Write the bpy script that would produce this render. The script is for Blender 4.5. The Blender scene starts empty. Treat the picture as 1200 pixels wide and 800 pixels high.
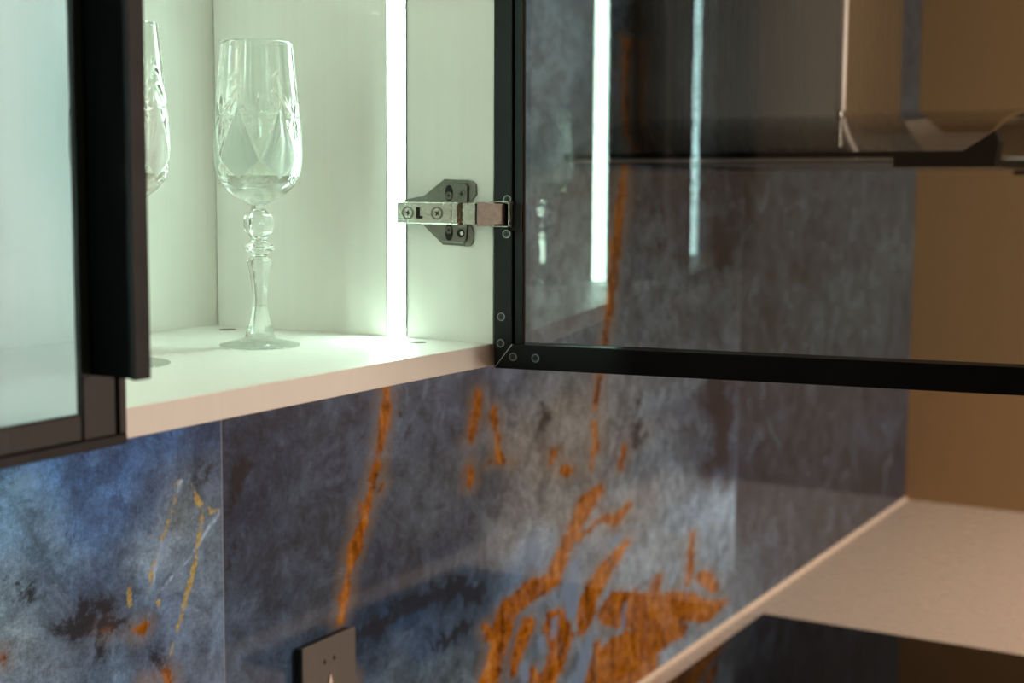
import bpy, bmesh, math, random
import numpy as np
from mathutils import Vector, Matrix

random.seed(7)
scene = bpy.context.scene
COL = scene.collection
ZE = 1.58                                   # height of the lens above the floor; measured heights are relative to it

# ------------------------------------------------------------------ camera
cam_data = bpy.data.cameras.new('camera')
cam_data.sensor_width = 36.0
cam_data.lens = 50.0
cam_data.clip_start = 0.02
cam = bpy.data.objects.new('camera', cam_data)
COL.objects.link(cam)
yaw, pitch, roll = 0.522947, 0.105570, 0.006704
F = Vector((math.cos(pitch)*math.cos(yaw), math.cos(pitch)*math.sin(yaw), -math.sin(pitch)))
R0 = F.cross(Vector((0, 0, 1))).normalized()
U0 = R0.cross(F)
R = math.cos(roll)*R0 + math.sin(roll)*U0
U = -math.sin(roll)*R0 + math.cos(roll)*U0
cm = Matrix.Identity(4)
for i in range(3):
    cm[i][0], cm[i][1], cm[i][2] = R[i], U[i], -F[i]
cm[2][3] = ZE
cam.matrix_world = cm
cam_data.dof.use_dof = True
cam_data.dof.focus_distance = 0.955
cam_data.dof.aperture_fstop = 7.5
scene.camera = cam

# ------------------------------------------------------------------ world, lamps, exposure
world = bpy.data.worlds.new('room_air')
scene.world = world
world.use_nodes = True
bgn = world.node_tree.nodes['Background']
bgn.inputs[0].default_value = (1.0, 0.86, 0.72, 1)
bgn.inputs[1].default_value = 0.02

def area_lamp(name, loc, target, size, power, colour, shape='DISK'):
    l = bpy.data.lights.new(name, 'AREA')
    l.shape = shape
    l.size = size
    l.energy = power
    l.color = colour
    o = bpy.data.objects.new(name, l)
    COL.objects.link(o)
    o.location = loc
    o.rotation_euler = (Vector(target) - Vector(loc)).to_track_quat('-Z', 'Y').to_euler()
    return o

win = area_lamp('added_front_light', (2.0, -2.84, 1.50), (0.95, 0.5, 1.46), 1.0, 92, (1.0, 0.82, 0.69), 'RECTANGLE')  # warm soft light added behind the camera, its source unseen
win.data.size_y = 1.2
area_lamp('ceiling_downlight', (2.4, -0.9, 2.58), (2.4, -0.8, 0), 0.35, 32, (1.0, 0.83, 0.70))

vs = scene.view_settings
scene.display_settings.display_device = 'sRGB'
vs.view_transform = 'Standard'
vs.look = 'None'
vs.gamma = 1.0
vs.use_curve_mapping = False
vs.exposure = 0.0
scene.cycles.caustics_reflective = False
scene.cycles.caustics_refractive = True
scene.cycles.max_bounces = 20
scene.cycles.transmission_bounces = 16
scene.cycles.transparent_max_bounces = 24
scene.cycles.glossy_bounces = 8
scene.cycles.diffuse_bounces = 6
scene.cycles.sample_clamp_indirect = 40.0
scene.cycles.use_denoising = True

LED_COLOUR = (0.68, 1.0, 0.82)
LED_STRENGTH = 35.0
TOP_FILL_STRENGTH = 6.0  # level of the added, unseen strip under the top board

# ------------------------------------------------------------------ material helpers
def lin(r, g, b):
    f = lambda c: (c/255)/12.92 if c/255 <= 0.04045 else ((c/255 + 0.055)/1.055)**2.4
    return (f(r), f(g), f(b), 1.0)

class NT:
    def __init__(self, name):
        self.m = bpy.data.materials.new(name)
        self.m.use_nodes = True
        self.t = self.m.node_tree
        self.t.nodes.clear()
        self.out = self.t.nodes.new('ShaderNodeOutputMaterial')
    def n(self, kind, **kw):
        nd = self.t.nodes.new('ShaderNode' + kind)
        for k, v in kw.items():
            if k.startswith('_'):
                setattr(nd, k[1:], v)
            else:
                self.set(nd, k, v)
        return nd
    def set(self, nd, k, v):
        key = int(k[1:]) if k[0] == 'i' and k[1:].isdigit() else k.replace('_', ' ')
        s = nd.inputs[key]
        if isinstance(v, bpy.types.NodeSocket):
            self.t.links.new(v, s)
        else:
            s.default_value = v
    def math(self, op, a, b=None, clamp=False):
        nd = self.t.nodes.new('ShaderNodeMath')
        nd.operation = op
        nd.use_clamp = clamp
        self.set(nd, 'i0', a)
        if b is not None:
            self.set(nd, 'i1', b)
        return nd.outputs[0]
    def ramp(self, fac, stops, mode='LINEAR'):
        nd = self.t.nodes.new('ShaderNodeValToRGB')
        nd.color_ramp.interpolation = mode
        el = nd.color_ramp.elements
        while len(el) < len(stops):
            el.new(0.5)
        for e, (p, c) in zip(el, stops):
            e.position = p
            e.color = c if len(c) == 4 else (*c, 1)
        self.set(nd, 'i0', fac)
        return nd.outputs[0]
    def mix(self, fac, a, b, blend='MIX'):
        nd = self.t.nodes.new('ShaderNodeMix')
        nd.data_type = 'RGBA'
        nd.blend_type = blend
        self.set(nd, 'i0', fac)
        self.set(nd, 'i6', a)
        self.set(nd, 'i7', b)
        return nd.outputs[2]
    def maprange(self, v, a, b, c=0.0, d=1.0):
        nd = self.t.nodes.new('ShaderNodeMapRange')
        nd.interpolation_type = 'SMOOTHSTEP'
        for k, x in zip(range(5), (v, a, b, c, d)):
            self.set(nd, 'i%d' % k, x)
        return nd.outputs[0]
    def pos(self, scale=(1, 1, 1)):
        tc = self.t.nodes.new('ShaderNodeTexCoord')
        mp = self.t.nodes.new('ShaderNodeMapping')
        mp.inputs['Scale'].default_value = scale
        self.t.links.new(tc.outputs['Object'], mp.inputs['Vector'])
        return mp.outputs[0]
    def done(self, shader):
        self.t.links.new(shader, self.out.inputs[0])
        return self.m

def plain(name, rgb, rough=0.5, metal=0.0, spec=0.5, grain=0.06, gscale=(60, 60, 60), bump=0.0, coat=0.0):
    t = NT(name)
    nz = t.n('TexNoise', Vector=t.pos(gscale), Scale=1.0, Detail=5.0, Roughness=0.6)
    k = t.maprange(nz.outputs[0], 0.25, 0.75, 1 - grain, 1 + grain)
    c = t.mix(1.0, lin(*rgb), k, 'MULTIPLY')
    r = t.maprange(nz.outputs[0], 0.2, 0.8, max(rough*0.88, 0), rough*1.12)
    b = t.n('BsdfPrincipled', Base_Color=c, Roughness=r, Metallic=metal)
    b.inputs['Specular IOR Level'].default_value = spec
    b.inputs['Coat Weight'].default_value = coat
    if bump:
        bp = t.n('Bump', Height=nz.outputs[0], Strength=bump, Distance=0.001)
        t.set(b, 'Normal', bp.outputs[0])
    return t.done(b.outputs[0])

def pane(name, tint, rough=0.0):
    """Thin clear sheet: what is not mirrored at the surface passes straight through, tinted."""
    t = NT(name)
    geo = t.n('NewGeometry')
    ior = t.maprange(geo.outputs['Backfacing'], 0.0, 1.0, 1.50, 1/1.50)
    fr = t.n('Fresnel', IOR=ior)
    nz = t.n('TexNoise', Vector=t.pos((3, 3, 3)), Scale=1.0, Detail=2.0)
    k = t.maprange(nz.outputs[0], 0.2, 0.8, 0.99, 1.0)
    c = t.mix(1.0, (*tint, 1), k, 'MULTIPLY')
    tr = t.n('BsdfTransparent', Color=c)
    gl = t.n('BsdfGlossy', Color=(1, 1, 1, 1), Roughness=rough)
    ms = t.n('MixShader')
    t.set(ms, 'i0', fr.outputs[0])
    t.t.links.new(tr.outputs[0], ms.inputs[1])
    t.t.links.new(gl.outputs[0], ms.inputs[2])
    return t.done(ms.outputs[0])

def crystal(name, frosted=False, clear=0.10):
    t = NT(name)
    nz = t.n('TexNoise', Vector=t.pos((300, 300, 300)), Scale=1.0, Detail=3.0)
    r = t.maprange(nz.outputs[0], 0.3, 0.7, 0.0, 0.012)
    g = t.n('BsdfGlass', Color=(0.985, 1.0, 0.99, 1), IOR=1.53, Roughness=r)
    tr = t.n('BsdfTransparent', Color=(0.93, 0.95, 0.93, 1))
    ms0 = t.n('MixShader')
    ms0.inputs[0].default_value = clear
    t.t.links.new(g.outputs[0], ms0.inputs[1])
    t.t.links.new(tr.outputs[0], ms0.inputs[2])
    if not frosted:
        return t.done(ms0.outputs[0])
    # fine cross hatching cut into the glass: whitish, scattering
    uv = t.n('UVMap')
    mp = t.n('Mapping', Vector=uv.outputs[0])
    mp.inputs['Rotation'].default_value = (0, 0, math.radians(45))
    mp.inputs['Scale'].default_value = (560, 560, 560)
    ck = t.n('TexVoronoi', Vector=mp.outputs[0], Scale=1.0, Randomness=0.0)
    dots = t.maprange(ck.outputs['Distance'], 0.25, 0.6, 0.8, 0.25)
    bp = t.n('Bump', Height=ck.outputs['Distance'], Strength=0.6, Distance=0.0006)
    g2 = t.n('BsdfGlass', Color=(1, 1, 1, 1), IOR=1.53, Roughness=0.28)
    t.set(g2, 'Normal', bp.outputs[0])
    df = t.n('BsdfTranslucent', Color=(0.9, 0.99, 0.93, 1))
    d2 = t.n('BsdfDiffuse', Color=(0.9, 0.99, 0.93, 1))
    mA = t.n('MixShader')
    mA.inputs[0].default_value = 0.45
    t.t.links.new(df.outputs[0], mA.inputs[1])
    t.t.links.new(d2.outputs[0], mA.inputs[2])
    ms = t.n('MixShader')
    t.set(ms, 'i0', dots)
    t.t.links.new(g2.outputs[0], ms.inputs[1])
    t.t.links.new(mA.outputs[0], ms.inputs[2])
    ms2 = t.n('MixShader')
    ms2.inputs[0].default_value = 0.18
    t.t.links.new(ms.outputs[0], ms2.inputs[1])
    t.t.links.new(tr.outputs[0], ms2.inputs[2])
    return t.done(ms2.outputs[0])

def led(name, strength):
    t = NT(name)
    nz = t.n('TexNoise', Vector=t.pos((1, 1, 90)), Scale=1.0, Detail=1.0)
    k = t.maprange(nz.outputs[0], 0.3, 0.7, strength*0.97, strength*1.03)
    e = t.n('Emission', Color=(*LED_COLOUR, 1), Strength=k)
    return t.done(e.outputs[0])

def laminate(name, rgb, rough):
    """White board with a barely visible upright wood pore."""
    t = NT(name)
    n1 = t.n('TexNoise', Vector=t.pos((140, 140, 4)), Scale=1.0, Detail=5.0, Roughness=0.65)
    n2 = t.n('TexNoise', Vector=t.pos((500, 500, 40)), Scale=1.0, Detail=3.0)
    k = t.maprange(n1.outputs[0], 0.25, 0.75, 0.98, 1.01)
    c = t.mix(1.0, lin(*rgb), k, 'MULTIPLY')
    b = t.n('BsdfPrincipled', Base_Color=c, Roughness=rough)
    b.inputs['Specular IOR Level'].default_value = 0.4
    bp = t.n('Bump', Height=n2.outputs[0], Strength=0.06, Distance=0.0006)
    t.set(b, 'Normal', bp.outputs[0])
    return t.done(b.outputs[0])

TILE_GAIN = (1.5, 2.2, 3.2)
def marble(name):
    t = NT(name)
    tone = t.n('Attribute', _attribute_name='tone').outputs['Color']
    P = t.pos((1, 1, 1))
    n0 = t.n('TexNoise', Vector=P, Scale=26.0, Detail=9.0, Roughness=0.68, Distortion=0.6)
    n1 = t.n('TexNoise', Vector=P, Scale=85.0, Detail=7.0, Roughness=0.7, Distortion=0.4)
    n2 = t.n('TexNoise', Vector=P, Scale=330.0, Detail=4.0, Roughness=0.7)
    k0 = t.maprange(n0.outputs[0], 0.28, 0.72, 0.55, 1.5)
    k1 = t.maprange(n1.outputs[0], 0.3, 0.7, 0.8, 1.22)
    k2 = t.maprange(n2.outputs[0], 0.3, 0.7, 0.8, 1.2)
    k = t.math('MULTIPLY', t.math('MULTIPLY', k0, k1), k2)
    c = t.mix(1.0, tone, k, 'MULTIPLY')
    # watercolour edges: pale washes and near-black blots with ragged borders
    n3 = t.n('TexNoise', Vector=P, Scale=15.0, Detail=10.0, Roughness=0.72, Distortion=1.1)
    wash = t.mix(0.3, t.mix(1.0, tone, (2.1, 1.95, 1.85, 1), 'MULTIPLY'), lin(100, 104, 106))
    c = t.mix(t.maprange(n3.outputs[0], 0.535, 0.66, 0, 0.55), c, wash)
    blot = t.mix(1.0, tone, (0.42, 0.48, 0.58, 1), 'MULTIPLY')
    c = t.mix(t.maprange(n3.outputs[0], 0.455, 0.36, 0, 0.7), c, blot)
    sd = t.n('Attribute', _attribute_name='white').outputs['Fac']
    wob = t.math('MULTIPLY', t.math('SUBTRACT', n1.outputs[0], 0.5), 0.008)
    c = t.mix(t.maprange(t.math('ADD', sd, wob), 0.0008, -0.0016, 0, 0.7), c, lin(150, 154, 154))
    # ochre veins with a darker heart
    sd = t.n('Attribute', _attribute_name='orange').outputs['Fac']
    w0 = t.math('MULTIPLY', t.math('SUBTRACT', n0.outputs[0], 0.5), 0.022)
    w1 = t.math('MULTIPLY', t.math('SUBTRACT', n1.outputs[0], 0.5), 0.012)
    s = t.math('ADD', sd, t.math('ADD', w0, w1))
    ns = t.n('TexNoise', Vector=t.pos((40, 1, 17)), Scale=1.0, Detail=6.0, Roughness=0.6, Distortion=1.2)
    och = t.ramp(t.math('ADD', t.math('MULTIPLY', n1.outputs[0], 0.4), t.math('MULTIPLY', ns.outputs[0], 0.6)),
                 [(0.38, lin(64, 26, 0)), (0.47, lin(108, 50, 1)), (0.56, lin(138, 72, 12)), (0.68, lin(146, 94, 46))])
    c = t.mix(t.maprange(s, 0.014, 0.001, 0, 0.34), c, lin(118, 84, 56))
    sd = t.n('Attribute', _attribute_name='dark').outputs['Fac']
    w2 = t.math('MULTIPLY', t.math('SUBTRACT', n0.outputs[0], 0.5), 0.055)
    w3 = t.math('MULTIPLY', t.math('SUBTRACT', n1.outputs[0], 0.5), 0.035)
    c = t.mix(t.maprange(t.math('ADD', sd, t.math('ADD', w2, w3)), 0.004, -0.006, 0, 0.85), c, lin(25, 25, 27))
    thin = t.maprange(n0.outputs[0], 0.40, 0.62, 1.0, 0.8)
    c = t.mix(t.math('MULTIPLY', t.maprange(s, 0.0022, -0.0022, 0, 1.0), thin), c, t.mix(0.4, och, t.mix(1.0, och, k, 'MULTIPLY')))
    # grey-white wisps
    sd = t.n('Attribute', _attribute_name='pale').outputs['Fac']
    wob = t.math('MULTIPLY', t.math('SUBTRACT', n1.outputs[0], 0.5), 0.010)
    c = t.mix(t.maprange(t.math('ADD', sd, wob), 0.003, -0.003, 0, 0.75), c, lin(88, 92, 98))
    sd = t.n('Attribute', _attribute_name='gold').outputs['Fac']
    w = t.math('MULTIPLY', t.math('SUBTRACT', n1.outputs[0], 0.5), 0.014)
    g = t.ramp(n2.outputs[0], [(0.3, lin(112, 84, 30)), (0.7, lin(178, 138, 66))])
    c = t.mix(t.maprange(t.math('ADD', sd, w), 0.0006, -0.0014, 0, 0.8), c, g)
    c = t.mix(1.0, c, (*TILE_GAIN, 1), 'MULTIPLY')
    b = t.n('BsdfPrincipled', Base_Color=c, Roughness=0.05)
    b.inputs['Specular IOR Level'].default_value = 0.7
    bp = t.n('Bump', Height=n1.outputs[0], Strength=0.02, Distance=0.0005)
    t.set(b, 'Normal', bp.outputs[0])
    return t.done(b.outputs[0])

M = {}
M['laminate'] = laminate('white_laminate', (236, 234, 228), 0.38)
M['led'] = led('led_diffuser', LED_STRENGTH)
M['led_fill'] = led('added_top_led', TOP_FILL_STRENGTH)
M['aluminium'] = plain('aluminium', (150, 155, 150), 0.35, 1.0)
M['black'] = plain('black_anodised', (6, 6, 6), 0.34, 0.0, 0.2, 0.1, (400, 400, 30))
M['black_soft'] = plain('black_painted_metal', (40, 39, 38), 0.5, 0.0, 0.3, 0.1, (300, 300, 30))
M['seal_grey'] = plain('grey_rubber', (96, 92, 92), 0.6)
M['black_lip'] = plain('lip_black', (14, 14, 14), 0.5, 0.0, 0.25)
M['handle_sheen'] = plain('green_sheen_black', (44, 58, 54), 0.4, 0.0, 0.4)  # green tint painted in for the reflection beside the handle
M['handle_shaded'] = plain('shaded_handle_black', (4, 4, 4), 0.6, 0.0, 0.04)  # near-black paints in the shaded side of the handle web
M['gasket'] = plain('black_rubber', (9, 9, 9), 0.6)
M['nickel'] = plain('nickel_steel', (172, 176, 168), 0.26, 1.0, 0.5, 0.12, (250, 250, 250), 0.15)
M['nickel_dark'] = plain('dark_nickel_steel', (112, 113, 106), 0.34, 1.0, 0.5, 0.12, (250, 250, 250), 0.15)
M['link'] = plain('bronzed_steel', (150, 124, 118), 0.4, 1.0, 0.5, 0.15, (300, 300, 300))
M['screw'] = plain('dark_screw_steel', (128, 132, 128), 0.35, 1.0)
M['screw_dish'] = plain('black_screw_dish', (62, 66, 62), 0.4, 0.8)
M['recess'] = plain('dark_recess', (10, 10, 10), 0.8)
M['brass'] = plain('brown_cap', (86, 70, 42), 0.45, 0.3)
M['glass'] = pane('smoked_glass', (0.905, 0.94, 0.945))
M['glass_shut'] = pane('grey_green_glass', (0.82, 0.86, 0.93))
M['canopy_glass'] = pane('dark_hood_glass', (0.74, 0.75, 0.73))
M['crystal'] = crystal('cut_crystal')
M['frost'] = crystal('hatched_crystal', True)
M['crystal_thin'] = crystal('thin_crystal', False, 0.5)
M['marble'] = marble('marbled_porcelain')
M['grout'] = plain('pale_grout', (126, 136, 150), 0.8)
M['worktop'] = plain('beige_worktop', (208, 194, 178), 0.28, 0.0, 0.45, 0.012, (25, 25, 25))
M['seal'] = plain('pale_sealant', (214, 200, 184), 0.35)
M['hob'] = plain('black_ceramic_glass', (3, 3, 3), 0.06, 0.0, 0.5, 0.1)
M['hood_steel'] = plain('polished_dark_steel', (150, 148, 142), 0.26, 1.0, 0.5, 0.05, (200, 200, 3))
M['hood_edge'] = plain('brushed_steel_edge', (226, 216, 206), 0.5, 0.2)
M['hood_black'] = plain('black_plastic', (5, 5, 4), 0.6, 0.0, 0.05)
M['wall_tan'] = plain('tan_paint', (148, 119, 82), 0.75, 0.0, 0.3, 0.03, (30, 30, 30), 0.05)
M['wall_plaster'] = plain('warm_plaster', (176, 160, 142), 0.85, 0.0, 0.3, 0.03, (30, 30, 30))
M['ceiling'] = plain('white_ceiling_paint', (226, 220, 212), 0.9, 0.0, 0.2, 0.02)
M['floor'] = plain('brown_floor', (92, 70, 52), 0.45, 0.0, 0.4, 0.15, (2, 30, 2))
M['plate'] = plain('brushed_grey_plate', (100, 98, 94), 0.42, 0.35, 0.5, 0.05, (400, 20, 20))
M['plate_side'] = plain('dark_blue_housing', (28, 34, 38), 0.4)

# ------------------------------------------------------------------ geometry helpers
WORLD = {}                                   # world matrix of every empty that parents something
def link(o, parent=None):
    COL.objects.link(o)
    if parent is not None:
        o.parent = parent
    return o

def empty(name, loc=(0, 0, 0), parent=None, mat=None):
    o = bpy.data.objects.new(name, None)
    o.empty_display_size = 0.02
    link(o, parent)
    w = mat if mat is not None else Matrix.Translation(Vector(loc))
    WORLD[o] = w
    o.matrix_local = (WORLD[parent].inverted() @ w) if parent is not None else w
    return o

def obj(name, bm, mats, parent=None, local=False, smooth=None):
    """Link a bmesh (given in room coordinates, or in the parent's own) as ONE mesh object."""
    if not isinstance(mats, (list, tuple)):
        mats = [mats]
    me = bpy.data.meshes.new(name)
    if parent is not None and not local:
        bm.transform(WORLD[parent].inverted())
    bmesh.ops.recalc_face_normals(bm, faces=bm.faces)
    bm.to_mesh(me)
    bm.free()
    for m in mats:
        me.materials.append(m)
    if smooth is not None:
        me.shade_smooth()
        if smooth < 180:
            me.set_sharp_from_angle(angle=math.radians(smooth))
    o = bpy.data.objects.new(name, me)
    link(o, parent)
    return o

def tag(o, label=None, cat=None, group=None, kind=None):
    if label: o['label'] = label
    if cat: o['category'] = cat
    if group: o['group'] = group
    if kind: o['kind'] = kind
    return o

def NB():
    return bmesh.new()

def box(bm, a, b, bevel=0.0, seg=1):
    lo = [min(p, q) for p, q in zip(a, b)]
    hi = [max(p, q) for p, q in zip(a, b)]
    v = [bm.verts.new((x, y, z)) for x in (lo[0], hi[0]) for y in (lo[1], hi[1]) for z in (lo[2], hi[2])]
    fs = [bm.faces.new([v[i] for i in q]) for q in ((0, 1, 3, 2), (4, 6, 7, 5), (0, 4, 5, 1), (2, 3, 7, 6), (0, 2, 6, 4), (1, 5, 7, 3))]
    if bevel:
        es = list({e for f in fs for e in f.edges})
        bmesh.ops.bevel(bm, geom=es, offset=bevel, segments=seg, affect='EDGES', profile=0.5)
    return bm

def prism(bm, pts, ax, t0, t1, bevel=0.0):
    """Polygon pts in the plane of the two other axes, extruded along axis ax from t0 to t1."""
    def P(p, t):
        q = list(p)
        q.insert(ax, t)
        return q
    lo = [bm.verts.new(P(p, t0)) for p in pts]
    hi = [bm.verts.new(P(p, t1)) for p in pts]
    fs = [bm.faces.new(lo), bm.faces.new(hi[::-1])]
    n = len(pts)
    for i in range(n):
        fs.append(bm.faces.new((lo[i], hi[i], hi[(i+1) % n], lo[(i+1) % n])))
    if bevel:
        es = [e for f in fs[:2] for e in f.edges]
        bmesh.ops.bevel(bm, geom=list(set(es)), offset=bevel, segments=1, affect='EDGES')
    return bm

def disc(bm, c, r, ax, h, n=20, ry=None):
    """Short cylinder from c along axis ax for h; ry makes it an oval."""
    ry = ry or r
    pts = [(r*math.cos(2*math.pi*i/n), ry*math.sin(2*math.pi*i/n)) for i in range(n)]
    o = [k for k in range(3) if k != ax]
    pts = [(c[o[0]] + p[0], c[o[1]] + p[1]) for p in pts]
    return prism(bm, pts, ax, c[ax], c[ax] + h)

def cross_screw(bm_head, bm_slot, c, r, ax, sgn):
    """Countersunk cross-head screw on a face whose normal is sgn along ax: ring, sunk dish and cross."""
    o = [k for k in range(3) if k != ax]
    n = 20
    rings = [(r, 0.0), (r*0.98, 0.0004), (r*0.80, 0.0004), (r*0.70, 0.00012), (0.0, 0.00012)]
    prev = None
    for rr, h in rings:
        if rr == 0.0:
            q = [0, 0, 0]
            q[o[0]], q[o[1]], q[ax] = c[o[0]], c[o[1]], c[ax] + sgn*h
            v = bm_head.verts.new(q)
            for i in range(n):
                bm_head.faces.new((prev[i], prev[(i+1) % n], v)).material_index = 2
            break
        cur = []
        for i in range(n):
            q = [0, 0, 0]
            q[o[0]] = c[o[0]] + rr*math.cos(2*math.pi*i/n)
            q[o[1]] = c[o[1]] + rr*math.sin(2*math.pi*i/n)
            q[ax] = c[ax] + sgn*h
            cur.append(bm_head.verts.new(q))
        if prev:
            for i in range(n):
                f = bm_head.faces.new((prev[i], prev[(i+1) % n], cur[(i+1) % n], cur[i]))
                if rr < r*0.75:
                    f.material_index = 2
        prev = cur
    a = random.uniform(0, math.pi/2)
    for k in range(2):
        ca, sa = math.cos(a + k*math.pi/2), math.sin(a + k*math.pi/2)
        L, W = r*0.52, r*0.13
        pts = [(c[o[0]] + ca*x - sa*y, c[o[1]] + sa*x + ca*y) for x, y in ((-L, -W), (L, -W), (L, W), (-L, W))]
        prism(bm_slot, pts, ax, c[ax] + sgn*0.0001, c[ax] + sgn*(0.00022 + 0.00003*k))

def screw(c, r, ax, sgn, parent, local=False, mat='screw'):
    h, s = NB(), NB()
    cross_screw(h, s, c, r, ax, sgn)
    k = len(h.faces)
    me = bpy.data.meshes.new('tmp')
    s.to_mesh(me)
    s.free()
    h.from_mesh(me)
    h.faces.ensure_lookup_table()
    for f in h.faces[k:]:
        f.material_index = 1
    bpy.data.meshes.remove(me)
    o = obj('screw', h, [M[mat], M['recess'], M['screw_dish' if mat == 'screw' else mat]], parent, local)
    return o

# ------------------------------------------------------------------ room shell
XW, YW, ZC = 3.136, 0.795, ZE - 0.6766       # far wall, tile face, worktop height
X0, Y0, ZCEIL = -2.6, -2.9, 2.62
def slab(name, a, b, m):
    o = obj(name, box(NB(), a, b), M[m])
    return tag(o, kind='structure')
slab('floor', (X0, Y0, -0.05), (XW, YW + 0.008, 0), 'floor')
slab('ceiling', (X0, Y0, ZCEIL), (XW, YW + 0.008, ZCEIL + 0.05), 'ceiling')
slab('wall_right', (XW, Y0, -0.05), (XW + 0.1, YW + 0.1, ZCEIL + 0.05), 'wall_tan')
slab('wall_left', (X0 - 0.1, Y0, -0.05), (X0, YW + 0.1, ZCEIL + 0.05), 'wall_plaster')
slab('wall_front', (X0 - 0.1, Y0 - 0.1, -0.05), (XW + 0.1, Y0, ZCEIL + 0.05), 'wall_plaster')

bm = NB()
for a, b in (((1.45, 0.84), (1.51, 2.16)), ((2.79, 0.84), (2.85, 2.16)), ((1.51, 0.84), (2.79, 0.89)), ((1.51, 2.11), (2.79, 2.16)), ((2.13, 0.89), (2.17, 2.11))):
    box(bm, (a[0], Y0, a[1]), (b[0], Y0 + 0.05, b[1]), 0.003)
tag(obj('added_window_1', bm, M['laminate']), kind='structure')  # made-up frame, out of view, set around the added light

wall_back = empty('wall_back', (0, YW + 0.008, 0))
tag(wall_back, kind='structure')
obj('plaster', box(NB(), (X0 - 0.1, YW + 0.008, -0.05), (XW + 0.1, YW + 0.1, ZCEIL + 0.05)), M['wall_plaster'], wall_back)

# --- colour tones and veins of the porcelain slabs, in wall metres (x along the wall, z relative to the lens)
TONES = [(0.67,-0.202,65,98,124),(0.712,-0.2,60,93,124),(0.681,-0.222,111,142,155),(0.703,-0.245,100,125,138),(0.744,-0.215,52,82,113),(0.788,-0.209,50,77,107),(0.835,-0.203,44,67,92),(0.879,-0.206,38,51,67),(0.743,-0.253,49,72,97),(0.769,-0.245,59,82,108),(0.814,-0.254,47,61,77),(0.694,-0.281,61,71,79),(0.671,-0.288,108,119,118),(0.71,-0.266,98,114,122),(0.759,-0.296,47,58,73),(0.733,-0.303,56,66,78),(0.753,-0.328,33,30,30),(0.708,-0.322,55,61,66),(0.732,-0.332,35,34,35),(0.775,-0.337,45,46,49),(0.677,-0.326,106,108,103),(0.699,-0.352,91,95,96),(0.765,-0.365,81,92,100),(0.794,-0.318,87,98,106),(0.804,-0.293,107,114,113),(0.832,-0.293,91,96,98),(0.848,-0.268,89,87,79),(0.874,-0.237,55,58,62),(0.882,-0.297,80,85,86),(0.866,-0.329,85,90,94),(0.821,-0.339,71,79,89),(0.811,-0.371,60,64,72),(0.87,-0.396,65,71,79),(0.845,-0.36,81,87,93),(0.916,-0.215,35,39,46),(0.938,-0.248,33,37,44),(0.91,-0.273,32,37,45),(0.972,-0.285,40,45,50),(1.034,-0.265,48,50,54),(0.983,-0.35,38,43,48),(0.936,-0.354,45,50,57),(0.913,-0.393,52,58,65),(0.947,-0.387,46,52,59),(1.032,-0.37,37,40,42),(1.087,-0.225,48,50,54),(1.059,-0.318,44,46,48),(1.174,-0.237,55,58,62),(1.205,-0.33,57,60,62),(1.159,-0.287,51,54,56),(1.129,-0.358,37,42,48),(1.271,-0.232,50,52,58),(1.271,-0.343,53,56,62),(1.238,-0.373,34,41,49),(1.306,-0.312,51,54,56),(1.114,-0.432,22,31,40),(1.174,-0.431,24,37,50),(1.272,-0.437,22,31,40),(1.205,-0.475,37,48,60),(1.085,-0.459,27,35,43),(1.158,-0.493,70,74,75),(1.272,-0.513,56,58,55),(1.308,-0.485,34,40,44),(1.38,-0.217,61,66,72),(1.46,-0.226,75,74,71),(1.42,-0.292,98,87,76),(1.504,-0.263,98,87,74),(1.505,-0.326,103,90,76),(1.597,-0.297,103,94,82),(1.645,-0.259,91,89,85),(1.401,-0.369,97,90,82),(1.443,-0.418,101,104,103),(1.383,-0.445,62,72,80),(1.485,-0.385,100,91,80),(1.673,-0.33,97,91,85),(1.703,-0.427,98,90,80),(1.78,-0.287,85,89,88),(1.755,-0.366,91,95,94),(1.877,-0.461,96,101,101),(1.814,-0.4,92,95,94),(1.976,-0.481,106,112,112),(1.87,-0.311,56,60,64),(1.984,-0.325,27,33,41),(2.006,-0.407,27,33,41),(1.92,-0.368,52,58,62),(1.98,-0.547,93,97,96),(2.036,-0.614,80,82,80),(1.818,-0.499,98,97,91),(1.422,0.185,68,72,69),(1.453,0.159,78,78,74),(1.515,0.184,55,60,59),(1.475,0.102,72,72,69),(1.562,0.128,61,66,65),(1.456,-0.026,65,69,67),(1.438,-0.124,80,82,78),(1.544,-0.079,68,70,67),(1.631,0.175,35,39,40),(1.706,0.203,38,40,41),(1.686,0.027,60,58,55),(1.77,-0.041,60,60,57),(1.856,-0.018,47,50,51),(1.802,-0.135,70,72,69),(1.694,-0.185,75,76,72),(1.953,-0.068,29,31,35),(1.982,0.006,38,41,43),(1.927,-0.192,53,58,58),(1.57,-0.175,75,76,73),(1.824,0.029,58,56,53),(2.127,-0.033,36,39,37),(2.427,-0.111,35,37,36),(2.684,-0.12,40,44,43),(2.809,-0.21,51,55,52),(2.924,-0.129,60,62,58),(3.044,-0.279,43,48,48),(2.22,-0.243,36,39,37),(2.59,-0.26,45,50,48),(2.228,-0.357,37,39,41),(2.455,-0.418,35,37,37),(2.716,-0.421,38,41,42),(2.97,-0.491,40,45,49),(3.054,-0.615,29,34,40),(2.237,-0.473,29,34,37),(2.463,-0.513,30,34,37),(2.853,-0.58,29,32,33),(2.162,-0.545,40,45,48),(2.472,-0.609,32,36,38),(2.247,-0.607,41,46,51),(2.739,-0.629,31,34,37)]
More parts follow.
